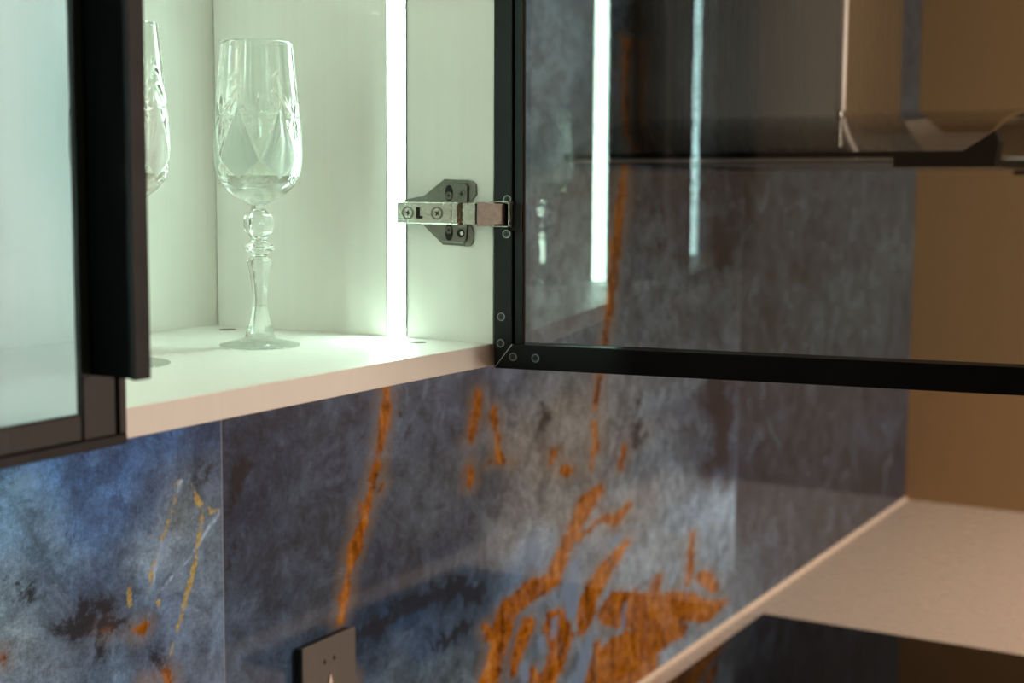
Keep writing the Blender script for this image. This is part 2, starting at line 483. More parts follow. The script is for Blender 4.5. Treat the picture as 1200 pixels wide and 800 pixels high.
VEINS = {'orange':[(1.1341,-0.1877,1.1293,-0.2301,0.00422,0.00464,0.582),(1.1293,-0.2301,1.1204,-0.2561,0.00464,0.0038,0.586),(1.1204,-0.2561,1.1104,-0.2817,0.00379,0.00379,0.591),(1.1104,-0.2817,1.0985,-0.3106,0.00378,0.00336,0.596),(1.0985,-0.3106,1.0841,-0.3348,0.00335,0.00418,0.602),(1.0841,-0.3348,1.0713,-0.3589,0.00416,0.00291,0.609),(1.0713,-0.3589,1.0635,-0.3878,0.00291,0.00332,0.614),(1.0635,-0.3878,1.0571,-0.4073,0.00332,0.00249,0.618),(1.0855,-0.3139,1.0895,-0.3011,0.00125,0.00166,0.603),(1.1237,-0.288,1.1183,-0.2948,0.0017,0.00085,0.59),(1.3074,-0.2187,1.301,-0.2456,0.00187,0.00328,0.526),(1.301,-0.2456,1.2913,-0.2693,0.00327,0.00374,0.529),(1.2866,-0.291,1.2892,-0.3165,0.00112,0.00281,0.534),(1.3394,-0.242,1.3458,-0.2694,0.0024,0.00288,0.516),(1.3458,-0.2694,1.3521,-0.2963,0.0029,0.0029,0.515),(1.3331,-0.2994,1.3538,-0.2984,0.00116,0.0029,0.517),(1.3538,-0.2984,1.377,-0.3057,0.00293,0.00117,0.511),(1.4798,-0.3119,1.4808,-0.3218,0.00364,0.00312,0.481),(1.5034,-0.3361,1.5219,-0.3402,0.0053,0.0053,0.474),(1.5871,-0.2896,1.5901,-0.3203,0.00274,0.00438,0.455),(1.5901,-0.3203,1.58,-0.35,0.00439,0.0022,0.457),(1.6786,-0.3338,1.664,-0.3632,0.00286,0.00172,0.439),(1.5952,-0.3811,1.5681,-0.3923,0.00993,0.01324,0.46),(1.5681,-0.3923,1.5365,-0.4161,0.01309,0.00872,0.467),(1.5365,-0.4161,1.5058,-0.4443,0.00862,0.00862,0.475),(1.5058,-0.4443,1.4758,-0.4668,0.00852,0.01172,0.483),(1.4758,-0.4668,1.4178,-0.4696,0.01148,0.01461,0.495),(1.4178,-0.4696,1.372,-0.4791,0.01423,0.01322,0.509),(1.372,-0.4791,1.3589,-0.5079,0.01305,0.01104,0.518),(1.3589,-0.5079,1.3417,-0.5353,0.011,0.01199,0.523),(1.3417,-0.5353,1.3287,-0.5544,0.01194,0.01293,0.529),(1.5907,-0.4171,1.6603,-0.4284,0.00453,0.00679,0.451),(1.6603,-0.4284,1.6936,-0.4162,0.00696,0.00464,0.44),(1.5474,-0.4294,1.582,-0.4245,0.0033,0.0055,0.465),(1.6917,-0.4668,1.6384,-0.4844,0.0058,0.01161,0.444),(1.6384,-0.4844,1.5932,-0.5051,0.01137,0.01251,0.456),(1.5932,-0.5051,1.574,-0.5313,0.01236,0.01236,0.464),(1.574,-0.5313,1.5635,-0.5491,0.01231,0.00895,0.468),(1.6521,-0.546,1.766,-0.5809,0.02034,0.02393,0.438),(1.766,-0.5809,1.8629,-0.597,0.02515,0.0176,0.419),(1.8629,-0.597,1.9853,-0.6375,0.01848,0.01452,0.4),(1.9853,-0.6375,2.0417,-0.6394,0.0151,0.00686,0.386),(1.6424,-0.613,1.7677,-0.6207,0.02645,0.02886,0.441),(1.7677,-0.6207,1.8792,-0.6397,0.03044,0.01015,0.418),(1.6554,-0.6491,1.7429,-0.6589,0.02411,0.0217,0.443),(1.7909,-0.5419,1.7784,-0.5615,0.00742,0.00989,0.423),(1.9582,-0.5755,2.0073,-0.6057,0.00944,0.00674,0.39),(1.9165,-0.5002,1.9112,-0.5466,0.00325,0.00455,0.399),(1.9112,-0.5466,1.9051,-0.572,0.00456,0.00652,0.401),(1.4184,-0.5053,1.4,-0.5335,0.00928,0.00721,0.507),(1.4,-0.5335,1.3911,-0.5546,0.00719,0.00616,0.512),(1.4871,-0.5186,1.5082,-0.5542,0.01296,0.01404,0.485),(1.5082,-0.5542,1.4683,-0.5922,0.01405,0.01405,0.488),(1.4535,-0.5877,1.4288,-0.5658,0.00845,0.00528,0.5),(1.6066,-0.5816,1.5968,-0.6313,0.00688,0.01146,0.462),(1.3238,-0.4847,1.3413,-0.5031,0.00493,0.00592,0.528),(1.6702,0.1886,1.6646,0.1346,0.00428,0.00428,0.424),(1.6646,0.1346,1.668,0.0374,0.00432,0.00432,0.426),(1.668,0.0374,1.655,-0.028,0.00436,0.00545,0.43),(1.655,-0.028,1.6347,-0.0928,0.00545,0.00545,0.435),(1.6347,-0.0928,1.6224,-0.1738,0.00546,0.00437,0.441),(1.6224,-0.1738,1.6023,-0.2318,0.00437,0.00273,0.447),(1.6023,-0.2318,1.5891,-0.2738,0.00273,0.00218,0.452),(0.7559,-0.3334,0.7645,-0.3364,0.00199,0.00199,0.767),(0.7913,-0.3422,0.7986,-0.3442,0.00273,0.00341,0.746),(0.8011,-0.3872,0.8124,-0.3885,0.00208,0.00278,0.741),(0.823,-0.386,0.8256,-0.3954,0.00352,0.00422,0.731),(0.6624,-0.3273,0.6636,-0.3339,0.00122,0.00184,0.833),(1.066,-0.4572,1.074,-0.4723,0.00253,0.00337,0.617)],'gold':[(0.8406,-0.2349,0.8372,-0.2517,0.00139,0.00104,0.715),(0.8372,-0.2517,0.83,-0.2657,0.00104,0.00173,0.719),(0.83,-0.2657,0.82,-0.283,0.00173,0.00083,0.725),(0.82,-0.283,0.8111,-0.2983,0.00083,0.00138,0.731),(0.8111,-0.2983,0.8067,-0.3194,0.00137,0.00103,0.736),(0.8573,-0.2386,0.8611,-0.2477,0.00085,0.00127,0.704),(0.8611,-0.2477,0.8689,-0.2592,0.00128,0.00284,0.702),(0.8689,-0.2592,0.879,-0.2654,0.00286,0.00286,0.698),(0.879,-0.2654,0.8926,-0.2688,0.00289,0.00159,0.692),(0.8708,-0.2638,0.8663,-0.2823,0.00178,0.00128,0.701),(0.8663,-0.2823,0.8629,-0.2959,0.00128,0.00143,0.704),(0.8629,-0.2959,0.8564,-0.3159,0.00142,0.00171,0.707),(0.8564,-0.3159,0.8458,-0.3397,0.00171,0.00142,0.713),(0.8458,-0.3397,0.8363,-0.3608,0.00142,0.00113,0.72),(0.8363,-0.3608,0.828,-0.3776,0.00113,0.00085,0.726),(0.785,-0.3092,0.7864,-0.3232,0.00169,0.00135,0.75),(0.8169,-0.3275,0.8196,-0.333,0.00139,0.00069,0.732)],'white':[(0.8915,-0.2693,0.8777,-0.2796,0.00094,0.0013,0.693),(0.8777,-0.2796,0.8641,-0.2911,0.00129,0.00115,0.7),(0.8641,-0.2911,0.8537,-0.301,0.00114,0.00107,0.707),(0.8537,-0.301,0.8367,-0.3091,0.00106,0.00106,0.715),(0.8367,-0.3091,0.8219,-0.3183,0.00105,0.00056,0.725),(0.879,-0.2654,0.8894,-0.2689,0.0018,0.00144,0.693),(0.8229,-0.2802,0.8159,-0.296,0.00103,0.00138,0.729),(0.8159,-0.296,0.8106,-0.3155,0.00138,0.00083,0.733),(0.8455,-0.2337,0.8393,-0.2452,0.00153,0.00104,0.713)],'pale':[(1.5376,-0.4614,1.5309,-0.4899,0.00655,0.00764,0.474),(1.5309,-0.4899,1.5317,-0.5229,0.00766,0.00656,0.475),(1.5817,-0.5694,1.568,-0.5915,0.00451,0.00677,0.468),(1.568,-0.5915,1.55,-0.617,0.00674,0.01011,0.472),(1.4525,-0.5338,1.4596,-0.5504,0.00424,0.00318,0.495),(1.4116,-0.5535,1.4155,-0.5714,0.0052,0.0052,0.507),(1.488,-0.5189,1.4853,-0.5379,0.00429,0.00429,0.487),(1.4263,-0.4123,1.4458,-0.4309,0.00825,0.00619,0.496),(1.6611,-0.4524,1.6492,-0.4577,0.00576,0.00576,0.446),(1.6885,-0.5499,1.6797,-0.5803,0.00237,0.00355,0.443)],'dark':[(0.7177,-0.3218,0.7491,-0.3302,0.00389,0.01296,0.784),(0.7491,-0.3302,0.7824,-0.3344,0.01332,0.00533,0.763),(0.7411,-0.315,0.7625,-0.3184,0.00394,0.00526,0.771),(0.7487,-0.3434,0.7527,-0.3512,0.00528,0.00264,0.773),(0.6741,-0.2736,0.6769,-0.2792,0.00306,0.00184,0.821),(0.6857,-0.2882,0.6917,-0.2941,0.0031,0.00248,0.812),(0.8157,-0.3726,0.8202,-0.381,0.00559,0.00419,0.734),(0.884,-0.2282,0.8735,-0.2371,0.005,0.005,0.694),(1.9921,-0.2875,2.0301,-0.3446,0.01979,0.01715,0.378),(2.0301,-0.3446,2.0129,-0.4082,0.01735,0.01201,0.378),(1.7294,-0.2747,1.7128,-0.3362,0.00466,0.0035,0.428),(1.0925,-0.4283,1.1582,-0.4223,0.00867,0.01214,0.594),(1.1582,-0.4223,1.2632,-0.4239,0.01276,0.01094,0.564),(1.2632,-0.4239,1.3002,-0.4444,0.01141,0.00571,0.541),(1.2132,-0.4777,1.2809,-0.4729,0.00469,0.00563,0.554),(1.7221,0.1218,1.7243,0.0664,0.00554,0.00443,0.415),(1.9852,-0.0504,2.0055,-0.1082,0.01656,0.01146,0.374),(0.9246,-0.2349,0.9088,-0.258,0.00662,0.00515,0.675),(0.909,-0.3023,0.9055,-0.3163,0.00295,0.00443,0.683),(1.1587,-0.2261,1.1739,-0.2369,0.00259,0.00346,0.571),(1.4502,-0.2455,1.4612,-0.2775,0.00306,0.00204,0.485),(1.7833,-0.0294,1.8002,-0.088,0.00466,0.00583,0.407)]}


def vnoise(x, z, seed):
    rs = np.random.RandomState(seed)
    g = rs.rand(128, 128)
    xi, zi = np.floor(x).astype(int), np.floor(z).astype(int)
    fx, fz = x - xi, z - zi
    fx, fz = fx*fx*(3 - 2*fx), fz*fz*(3 - 2*fz)
    G = lambda a, b: g[a % 128, b % 128]
    return (G(xi, zi)*(1-fx) + G(xi+1, zi)*fx)*(1-fz) + (G(xi, zi+1)*(1-fx) + G(xi+1, zi+1)*fx)*fz

def fbm(x, z, s, seed, octs=4):
    r, a = 0, 0.5
    for k in range(octs):
        r = r + a*(vnoise(x*s*2**k + 31, z*s*2**k + 17, seed + k) - 0.5)
        a *= 0.5
    return r

ZB, ZT = ZC - ZE + 0.0005, 0.62
SEAMS = (-0.312, 0.8945, 2.0895, XW - 0.0012)
TN = np.array(TONES, float)
def srgb2lin(c):
    c = c/255
    return np.where(c <= 0.04045, c/12.92, ((c + 0.055)/1.055)**2.4)

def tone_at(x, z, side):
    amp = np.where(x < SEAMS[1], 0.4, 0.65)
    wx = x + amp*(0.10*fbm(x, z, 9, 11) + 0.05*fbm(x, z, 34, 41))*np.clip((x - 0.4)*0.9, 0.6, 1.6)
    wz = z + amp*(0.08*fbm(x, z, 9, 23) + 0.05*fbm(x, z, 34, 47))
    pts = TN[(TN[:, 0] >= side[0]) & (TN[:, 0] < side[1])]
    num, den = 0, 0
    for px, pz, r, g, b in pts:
        s = 0.42 if px > 0.9 else 0.9          # the pattern is drawn out along the wall
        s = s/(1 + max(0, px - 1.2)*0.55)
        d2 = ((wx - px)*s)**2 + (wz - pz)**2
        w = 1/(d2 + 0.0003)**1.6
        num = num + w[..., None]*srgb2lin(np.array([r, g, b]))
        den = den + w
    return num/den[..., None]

def dist_at(x, z, segs):
    best = np.full(x.shape, 1.0)
    for ax, az, bx, bz, ra, rb, s in segs:
        dx, dz = (bx - ax)*s, bz - az
        px, pz = (x - ax)*s, z - az
        t = np.clip((px*dx + pz*dz)/(dx*dx + dz*dz + 1e-12), 0, 1)
        d = np.hypot(px - t*dx, pz - t*dz) - (ra + (rb - ra)*t)
        best = np.minimum(best, d)
    return best

def tile(x0, x1, z0, z1, step, side):
    """One porcelain slab: fine front grid carrying the colours, closed by a thin body."""
    nx, nz = max(2, int((x1 - x0)/step)), max(2, int((z1 - z0)/step))
    X, Z = np.meshgrid(np.linspace(x0, x1, nx), np.linspace(z0, z1, nz), indexing='ij')
    xs, zs = X.ravel(), Z.ravel()
    n = len(xs)
    co = np.stack([xs, np.full(n, YW), zs + ZE], 1)
    back = np.array([[x0, YW + 0.008, z0 + ZE], [x1, YW + 0.008, z0 + ZE], [x1, YW + 0.008, z1 + ZE], [x0, YW + 0.008, z1 + ZE]])
    ii, jj = np.meshgrid(np.arange(nx - 1), np.arange(nz - 1), indexing='ij')
    a = (ii*nz + jj).ravel()
    quads = np.stack([a, a + nz, a + nz + 1, a + 1], 1)
    c00, c10, c11, c01 = 0, (nx-1)*nz, nx*nz - 1, nz - 1
    sides = np.array([[n, n+1, c10, c00], [n+1, n+2, c11, c10], [n+2, n+3, c01, c11], [n+3, n, c00, c01]])
    faces = np.concatenate([quads, sides, [[n+3, n+2, n+1, n]]])
    me = bpy.data.meshes.new('tile')
    me.from_pydata(np.concatenate([co, back]).tolist(), [], faces.tolist())
    pad = lambda v: np.concatenate([v, np.full(4, v[0])])
    tn = tone_at(xs, zs, side)
    tn = np.concatenate([tn, np.repeat(tn[:1], 4, 0)])
    rgba = np.concatenate([tn, np.ones((len(tn), 1))], 1).astype(np.float32)
    at = me.attributes.new('tone', 'FLOAT_COLOR', 'POINT')
    at.data.foreach_set('color', rgba.ravel())
    for key in ('orange', 'gold', 'white', 'pale', 'dark'):
        at = me.attributes.new(key, 'FLOAT', 'POINT')
        at.data.foreach_set('value', pad(dist_at(xs, zs, VEINS[key])).astype(np.float32))
    me.materials.append(M['marble'])
    o = bpy.data.objects.new('tile', me)
    COL.objects.link(o)
    o.parent = wall_back
    o.matrix_local = WORLD[wall_back].inverted()
    return o
G = 0.0007
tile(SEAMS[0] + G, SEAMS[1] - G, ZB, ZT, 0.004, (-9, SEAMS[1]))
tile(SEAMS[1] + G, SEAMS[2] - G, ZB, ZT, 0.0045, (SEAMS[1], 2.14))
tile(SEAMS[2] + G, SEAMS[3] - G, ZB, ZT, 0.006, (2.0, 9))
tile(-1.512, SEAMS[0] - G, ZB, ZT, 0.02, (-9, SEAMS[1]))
for sx in SEAMS[:3]:
    obj('grout_joint', box(NB(), (sx - G, YW + 0.00015, ZB + ZE), (sx + G, YW + 0.008, ZT + ZE)), M['grout'], wall_back)

# ------------------------------------------------------------------ wall cabinets with glass doors
ZS = ZE - 0.1098                              # top face of the cabinet's bottom board
ZBOT = ZS - 0.016
ZTOP = ZBOT + 0.70
YF, YB = 0.5217, 0.782                        # front edge, face of the back board
STRIP_Y = (0.5973, 0.6131)

def closed_door(parent, x0, x1, handle_right):
    """Framed glass door lying shut in front of the carcass, drawn in room coordinates."""
    d = empty('door', (x0, YF - 0.002, ZBOT), parent)
    yb, yf = YF - 0.002, YF - 0.022
    zb, zt = ZBOT + 0.003, ZTOP
    W, H = 0.0277, 0.0178
    for sx in (0, 1):
        a = x0 if sx == 0 else x1 - W
        b = a + W
        bm = NB()
        right_edge = (sx == 1)
        # front plate, slim lip along the outer edge with a groove beside it; the body behind is narrower
        ox, ix = (b, a) if right_edge else (a, b)
        s = -1 if right_edge else 1
        box(bm, (ox + s*0.0072, yf, zb + 0.0054), (ix, yf + 0.0048, zt), 0.0006)
        box(bm, (ox, yf, zb + 0.0054), (ox + s*0.0050, yb, zt), 0.0006)
        box(bm, (ox + s*0.0048, yf + 0.006, zb + 0.0054), (ox + s*0.0090, yb, zt))
        obj('stile', bm, M['black_soft'], d)
    for top in (0, 1):
        bm = NB()
        za = zb if top == 0 else zt - H
        if top == 0:
            box(bm, (x0 + W, yf + 0.0010, zb + 0.0054), (x1 - W, yf + 0.0048, zb + H), 0.0006)
            box(bm, (x0 + W, yf + 0.0012, zb + 0.0054), (x1 - W, yb, zb + H - 0.008), 0.0006)
            k0 = len(bm.faces)
            box(bm, (x0, yf - 0.0002, zb), (x1, yb, zb + 0.0053), 0.0006)
            bm.faces.ensure_lookup_table()
            for f in bm.faces[k0:]:
                f.material_index = 1
        else:
            box(bm, (x0 + W, yf + 0.0015, za), (x1 - W, yb, zt), 0.0006)
        obj('rail', bm, [M['black_soft'], M['black_lip']], d)
    obj('glass_pane', box(NB(), (x0 + W - 0.006, yf + 0.005, zb + H - 0.004), (x1 - W + 0.006, yf + 0.009, zt - H + 0.003)), M['glass_shut'], d)
    # grip profile: a web standing out from the stile and a lip turned along its outer edge
    hx = x1 - 0.0237 if handle_right else x0 + 0.0237
    s = 1 if handle_right else -1
    zh = ZE - 0.0868
    bm = NB()
    prism(bm, [(hx, yf), (hx, yf - 0.0264), (hx + s*0.0035, yf - 0.0264), (hx + s*0.0035, yf)], 2, zh, zt - 0.02)
    for m_i, pts in ((1, [(hx, yf - 0.0264), (hx, yf - 0.0297), (hx + s*0.0096, yf - 0.0297), (hx + s*0.0096, yf - 0.0264)]),
                     (2, [(hx - s*0.0058, yf), (hx - s*0.0058, yf - 0.0008), (hx, yf - 0.0008), (hx, yf)])):
        k0 = len(bm.faces)
        prism(bm, pts, 2, zh - (0.0006 if m_i == 1 else 0), zt - 0.02, 0.0003)
        bm.faces.ensure_lookup_table()
        for f in bm.faces[k0:]:
            f.material_index = m_i
    obj('handle', bm, [M['handle_shaded'], M['black_lip'], M['handle_sheen']], d)  # web darker than lip: shaded side and lit front put into colour
    return d

def carcass(x_in0, x_in1, label):
    t = 0.016
    c = empty('wall_cabinet', ((x_in0 + x_in1)/2, YB, ZBOT))
    tag(c, label, 'cabinet', 'lit wall cabinets over the backsplash')
    L = M['laminate']
    obj('bottom_board', box(NB(), (x_in0 + 0.0002, YF, ZBOT), (x_in1 - 0.0002, YB, ZS), 0.0005), L, c)
    obj('top_board', box(NB(), (x_in0 + 0.0002, YF, ZTOP - t), (x_in1 - 0.0002, YB, ZTOP), 0.0005), L, c)
    for a, b in ((x_in0 - t, x_in0), (x_in1, x_in1 + t)):
        obj('side_board', box(NB(), (a, YF, ZBOT), (b, YB - 0.0004, ZTOP), 0.0005), L, c)
    obj('back_board', box(NB(), (x_in0 - t + 0.001, YB + 0.0003, ZBOT + 0.0005), (x_in1 + t - 0.001, YW - 0.0005, ZTOP)), L, c)
    for x, s in ((x_in0, 1), (x_in1, -1)):
        p = empty('led_strip', (x, 0.605, ZS), c)
        za, zb = ZS + 0.0006, ZTOP - t - 0.0006
        bm = NB()
        for ya, yb in ((STRIP_Y[0] - 0.0012, STRIP_Y[0] - 0.0002), (STRIP_Y[1] + 0.0002, STRIP_Y[1] + 0.0012)):
            box(bm, (x, ya, za), (x + s*0.0011, yb, zb))
        obj('channel', bm, M['aluminium'], p)
        bm = NB()
        box(bm, (x, STRIP_Y[0], za), (x + s*0.0009, STRIP_Y[1], zb))
        obj('diffuser', bm, M['led'], p)
    p = empty('led_strip', ((x_in0 + x_in1)/2, 0.605, ZTOP - t), c)  # unseen top strip, added to brighten the cabinet interior
    za = ZTOP - t
    obj('diffuser', box(NB(), (x_in0 + 0.01, STRIP_Y[0], za - 0.0009), (x_in1 - 0.01, STRIP_Y[1], za)), M['led_fill'], p)
    bm = NB()
    for ya, yb in ((STRIP_Y[0] - 0.0012, STRIP_Y[0] - 0.0002), (STRIP_Y[1] + 0.0002, STRIP_Y[1] + 0.0012)):
        box(bm, (x_in0 + 0.01, ya, za - 0.0011), (x_in1 - 0.01, yb, za))
    obj('channel', bm, M['aluminium'], p)
    return c

cab = carcass(0.145, 0.8773, 'open white wall cabinet with crystal goblets and one black framed glass door swung wide')
closed_door(cab, 0.1315, 0.4955, True)
for x, y in ((0.8546, 0.5720), (0.8512, 0.7482), (0.168, 0.572), (0.1712, 0.748)):
    bm = NB()
    disc(bm, (x, y, ZS - 0.002), 0.0066, 2, 0.00215, 24)
    tag(obj('fitting_cap', bm, M['brass'], cab), 'round brown fitting cap in the white board')

nb = carcass(0.145 - 0.7642, 0.8773 - 0.7642, 'shut wall cabinet whose light strip shows as the thinner line mirrored in the open door')
closed_door(nb, 0.1315 - 0.7642, 0.4955 - 0.7642, True)
closed_door(nb, 0.4985 - 0.7642, 0.8908 - 0.7642, False)

# --- the door that stands open: local x along the door from the hinge, y through its thickness, z up
A = Vector((0.8724, 0.5177, ZE - 0.1267))
TH = math.radians(97.1 - 90)
Dm = Matrix.Translation(A) @ Matrix.Rotation(-math.pi/2 + TH, 4, 'Z') @ Matrix.Rotation(math.radians(-0.35), 4, 'Y')
door = empty('door', parent=cab, mat=Dm)
DL, DH, ST, RH = 0.380, 0.70, 0.0212, 0.0176
def dobj(name, bm, m, **k):
    return obj(name, bm, m, door, local=True, **k)
def mitred(bm, pts, y0, y1):
    prism(bm, pts, 1, y0, y1, 0.0004)
e = 0.00018
for far in (0, 1):
    X = (lambda u: u) if not far else (lambda u: DL - u)
    bm = NB()
    mitred(bm, [(X(0), e), (X(0.0140), RH*0.0140/0.0140 + e), (X(0.0140), DH - RH - e), (X(0), DH - e)], 0.0, 0.0195)
    box(bm, (X(0.0139), 0.0032, RH), (X(ST), 0.0058, DH - RH), 0.0004)
    box(bm, (X(0.0139), 0.0102, RH), (X(0.0165), 0.0190, DH - RH), 0.0004)
    dobj('stile', bm, M['black'])
for top in (0, 1):
    Z = (lambda w: w) if not top else (lambda w: DH - w)
    bm = NB()
    mitred(bm, [(e, Z(0)), (DL - e, Z(0)), (DL - 0.0140 - e, Z(RH)), (0.0140 + e, Z(RH))], 0.0, 0.0195)
    dobj('rail', bm, M['black'])
bm = NB()
w = 0.00022
prism(bm, [(0.0002 - w, 0.0002 + w), (0.0002 + w, 0.0002 - w), (0.0140 + w, RH - w), (0.0140 - w, RH + w)], 1, -0.00006, 0.004)
tag(dobj('mitre_joint', bm, M['aluminium']), 'bare metal line of the mitred corner')
dobj('gasket', box(NB(), (0.0165, 0.0102, RH), (0.0180, 0.0125, DH - RH)), M['seal_grey'])
dobj('glass_pane', box(NB(), (ST - 0.003, 0.0060, RH - 0.003), (DL - ST + 0.003, 0.0100, DH - RH + 0.003)), M['glass'])
for u, w_ in ((0.0056, 0.0371), (0.0051, 0.0181), (0.0148, 0.0087), (0.0321, 0.0085),
              (0.0056, DH - 0.0371), (0.0051, DH - 0.0181), (0.0148, DH - 0.0087), (0.0321, DH - 0.0085)):
    screw((u, -0.00002, w_), 0.0030, 1, -1, door, True)

# --- concealed hinge on the right-hand board
XH = 0.8773
hg = empty('hinge', (XH, 0.565, ZE - 0.0165), cab)
zc = ZE - 0.0165
def hobj(name, bm, m, **k):
    return obj(name, bm, m, hg, **k)
# mounting plate, cross shaped with cut corners (y, z)
wing = [(0.5992, -0.0075), (0.5800, -0.0040), (0.5625, 0.0080), (0.5420, 0.0074), (0.5385, 0.0066), (0.5357, 0.0040), (0.5355, -0.0028), (0.5400, -0.0085),
        (0.5400, -0.0245), (0.5375, -0.0300), (0.5378, -0.0370), (0.5400, -0.0395), (0.5430, -0.0402), (0.5635, -0.0395), (0.5800, -0.0260), (0.5992, -0.0235)]
bm = NB()
prism(bm, [(y, z + ZE) for y, z in wing], 0, XH - 0.0016, XH)
hobj('mounting_plate', bm, M['nickel_dark'])
# raised face of the plate, set back from the rim on its right
face = [(0.5790, -0.0070), (0.5620, 0.0058), (0.5445, 0.0052), (0.5415, 0.0030), (0.5420, -0.0090), (0.5420, -0.0240), (0.5425, -0.0355), (0.5450, -0.0382), (0.5628, -0.0374), (0.5790, -0.0250)]
bm = NB()
prism(bm, [(y, z + ZE) for y, z in face], 0, XH - 0.0032, XH - 0.0015, 0.0005)
hobj('plate_face', bm, M['nickel_dark'])
bm = NB()
for y, z in ((0.5573, -0.0020), (0.5573, -0.0305)):
    disc(bm, (XH - 0.0036, y, z + ZE), 0.0033, 0, 0.0008, 24, 0.0058)
hobj('oval_slot', bm, M['recess'])
for y, z in ((0.5573, -0.0038), (0.5573, -0.0287)):
    screw((XH - 0.00362, y, z + ZE), 0.0028, 0, -1, hg, mat='nickel_dark')
screw((XH - 0.0034, 0.5467, -0.0025 + ZE), 0.0033, 0, -1, hg, mat='nickel_dark')
bm = NB()
disc(bm, (XH - 0.0038, 0.5471, ZE - 0.0308), 0.0031, 0, 0.0007, 24)
hobj('empty_hole', bm, M['recess'])
bm = NB()
disc(bm, (XH - 0.0039, 0.5461, ZE - 0.0308), 0.0014, 0, 0.0004, 16)
hobj('hole_bottom', bm, M['laminate'])
# arm: U-channel stepping down towards the door
def arm_piece(y0, y1, h, dx0, dx1):
    bm = NB()
    prism(bm, [(y0, zc + h), (y1, zc + h), (y1, zc - h), (y0, zc - h)], 0, XH - dx1, XH - dx0, 0.0006)
    return bm
bm = arm_piece(0.5965, 0.5487, 0.0078, 0.0030, 0.0135)
hobj('arm', bm, M['nickel'])
bm = NB()
prism(bm, [(XH - 0.0132, 0.5489), (XH - 0.0158, 0.5470), (XH - 0.0158, 0.5425), (XH - 0.0118, 0.5405), (XH - 0.0118, 0.5300), (XH - 0.0060, 0.5300), (XH - 0.0060, 0.5489)], 2, zc - 0.0079, zc + 0.0079, 0.0005)
hobj('arm_step', bm, M['nickel'])
bm = NB()
box(bm, (XH - 0.0137, 0.5790, zc - 0.0040), (XH - 0.0134, 0.5758, zc + 0.0042))
box(bm, (XH - 0.0137, 0.5760, zc - 0.0040), (XH - 0.0134, 0.5735, zc - 0.0022))
hobj('slot', bm, M['recess'])
for y in (0.5858, 0.5605):
    bm = NB()
    disc(bm, (XH - 0.0134, y + 0.0006, zc), 0.0052, 0, -0.0004, 24, 0.0046)
    hobj('washer', bm, M['nickel_dark'])
    screw((XH - 0.0139, y, zc), 0.0037, 0, -1, hg, mat='nickel')
# link, drawn along the door: from the arm's nose across the frame
bm = NB()
box(bm, (XH - 0.0116, 0.5303, zc - 0.0070), (XH - 0.0070, 0.5285, zc + 0.0070))
hobj('pivot', bm, M['recess'])
lk = [(0.5288, 0.0084), (0.5266, 0.0078), (0.5075, 0.0070), (0.5075, -0.0070), (0.5266, -0.0080), (0.5288, -0.0086)]
bm = NB()
prism(bm, [(y, zc + z) for y, z in lk], 0, XH - 0.0118, XH - 0.0060, 0.0006)
tag(hobj('link', bm, M['link']), 'bronze coloured hinge link')
bm = NB()
for s in (-1, 1):
    box(bm, (XH - 0.0105, 0.5185, zc + s*0.0083), (XH - 0.0030, 0.5040, zc + s*0.0090))
box(bm, (XH - 0.0085, 0.5046, zc - 0.0090), (XH - 0.0030, 0.5036, zc + 0.0090))
hobj('cup_bracket', bm, M['nickel'])
for u, w_ in ((0.0102, 0.1203 + 0.0002), (0.0097, 0.0962)):
    screw((u, -0.00002, w_), 0.0031, 1, -1, door, True)
bm = NB()
box(bm, (0.0085, 0.0, 0.0985), (0.0205, 0.0030, 0.1175))
dobj('cup_recess', bm, M['recess'])

# ------------------------------------------------------------------ goblets
NTH = 240
def lathe_grid(prof, n, rfun=None, frost=None):
    """Closed surface of revolution from (radius, z) pairs running from axis to axis."""
    bm = NB()
    uv = bm.loops.layers.uv.new('UVMap')
    rows = []
    for row, (r, z) in enumerate(prof):
        if r < 1e-6:
            rows.append([bm.verts.new((0, 0, z))])
        else:
            rows.append([])
            for i in range(n):
                a = 2*math.pi*i/n
                rr = r - (rfun(a, z, r, row) if rfun else 0.0)
                rows[-1].append(bm.verts.new((rr*math.cos(a), rr*math.sin(a), z)))
    for k in range(len(rows) - 1):
        p, q = rows[k], rows[k+1]
        for i in range(n):
            j = (i + 1) % n
            if len(p) == 1 and len(q) == 1:
                continue
            if len(p) == 1:
                f = bm.faces.new((p[0], q[j], q[i]))
            elif len(q) == 1:
                f = bm.faces.new((p[i], p[j], q[0]))
            else:
                f = bm.faces.new((p[i], p[j], q[j], q[i]))
                z = (prof[k][1] + prof[k+1][1])/2
                a = 2*math.pi*(i + 0.5)/n
                if frost and k < frost[1] and frost[0](a, z):
                    f.material_index = 1
                for lp in f.loops:
                    c = lp.vert.co
                    ang = a + (2*math.pi/n)*(0.5 if lp.vert in (p[j], q[j]) else -0.5)
                    lp[uv].uv = (ang*0.029, c.z)
    return bm

def interp(pts, n):
    """Smooth Catmull-Rom samples through (z, r) pairs."""
    out = []
    P = [pts[0]] + pts + [pts[-1]]
    for k in range(1, len(P) - 2):
        p0, p1, p2, p3 = P[k-1], P[k], P[k+1], P[k+2]
        for i in range(n):
            t = i/n
            out.append(tuple(0.5*((2*p1[d]) + (-p0[d] + p2[d])*t + (2*p0[d] - 5*p1[d] + 4*p2[d] - p3[d])*t*t + (-p0[d] + 3*p1[d] - 3*p2[d] + p3[d])*t**3) for d in (0, 1)))
    out.append(pts[-1])
    return out

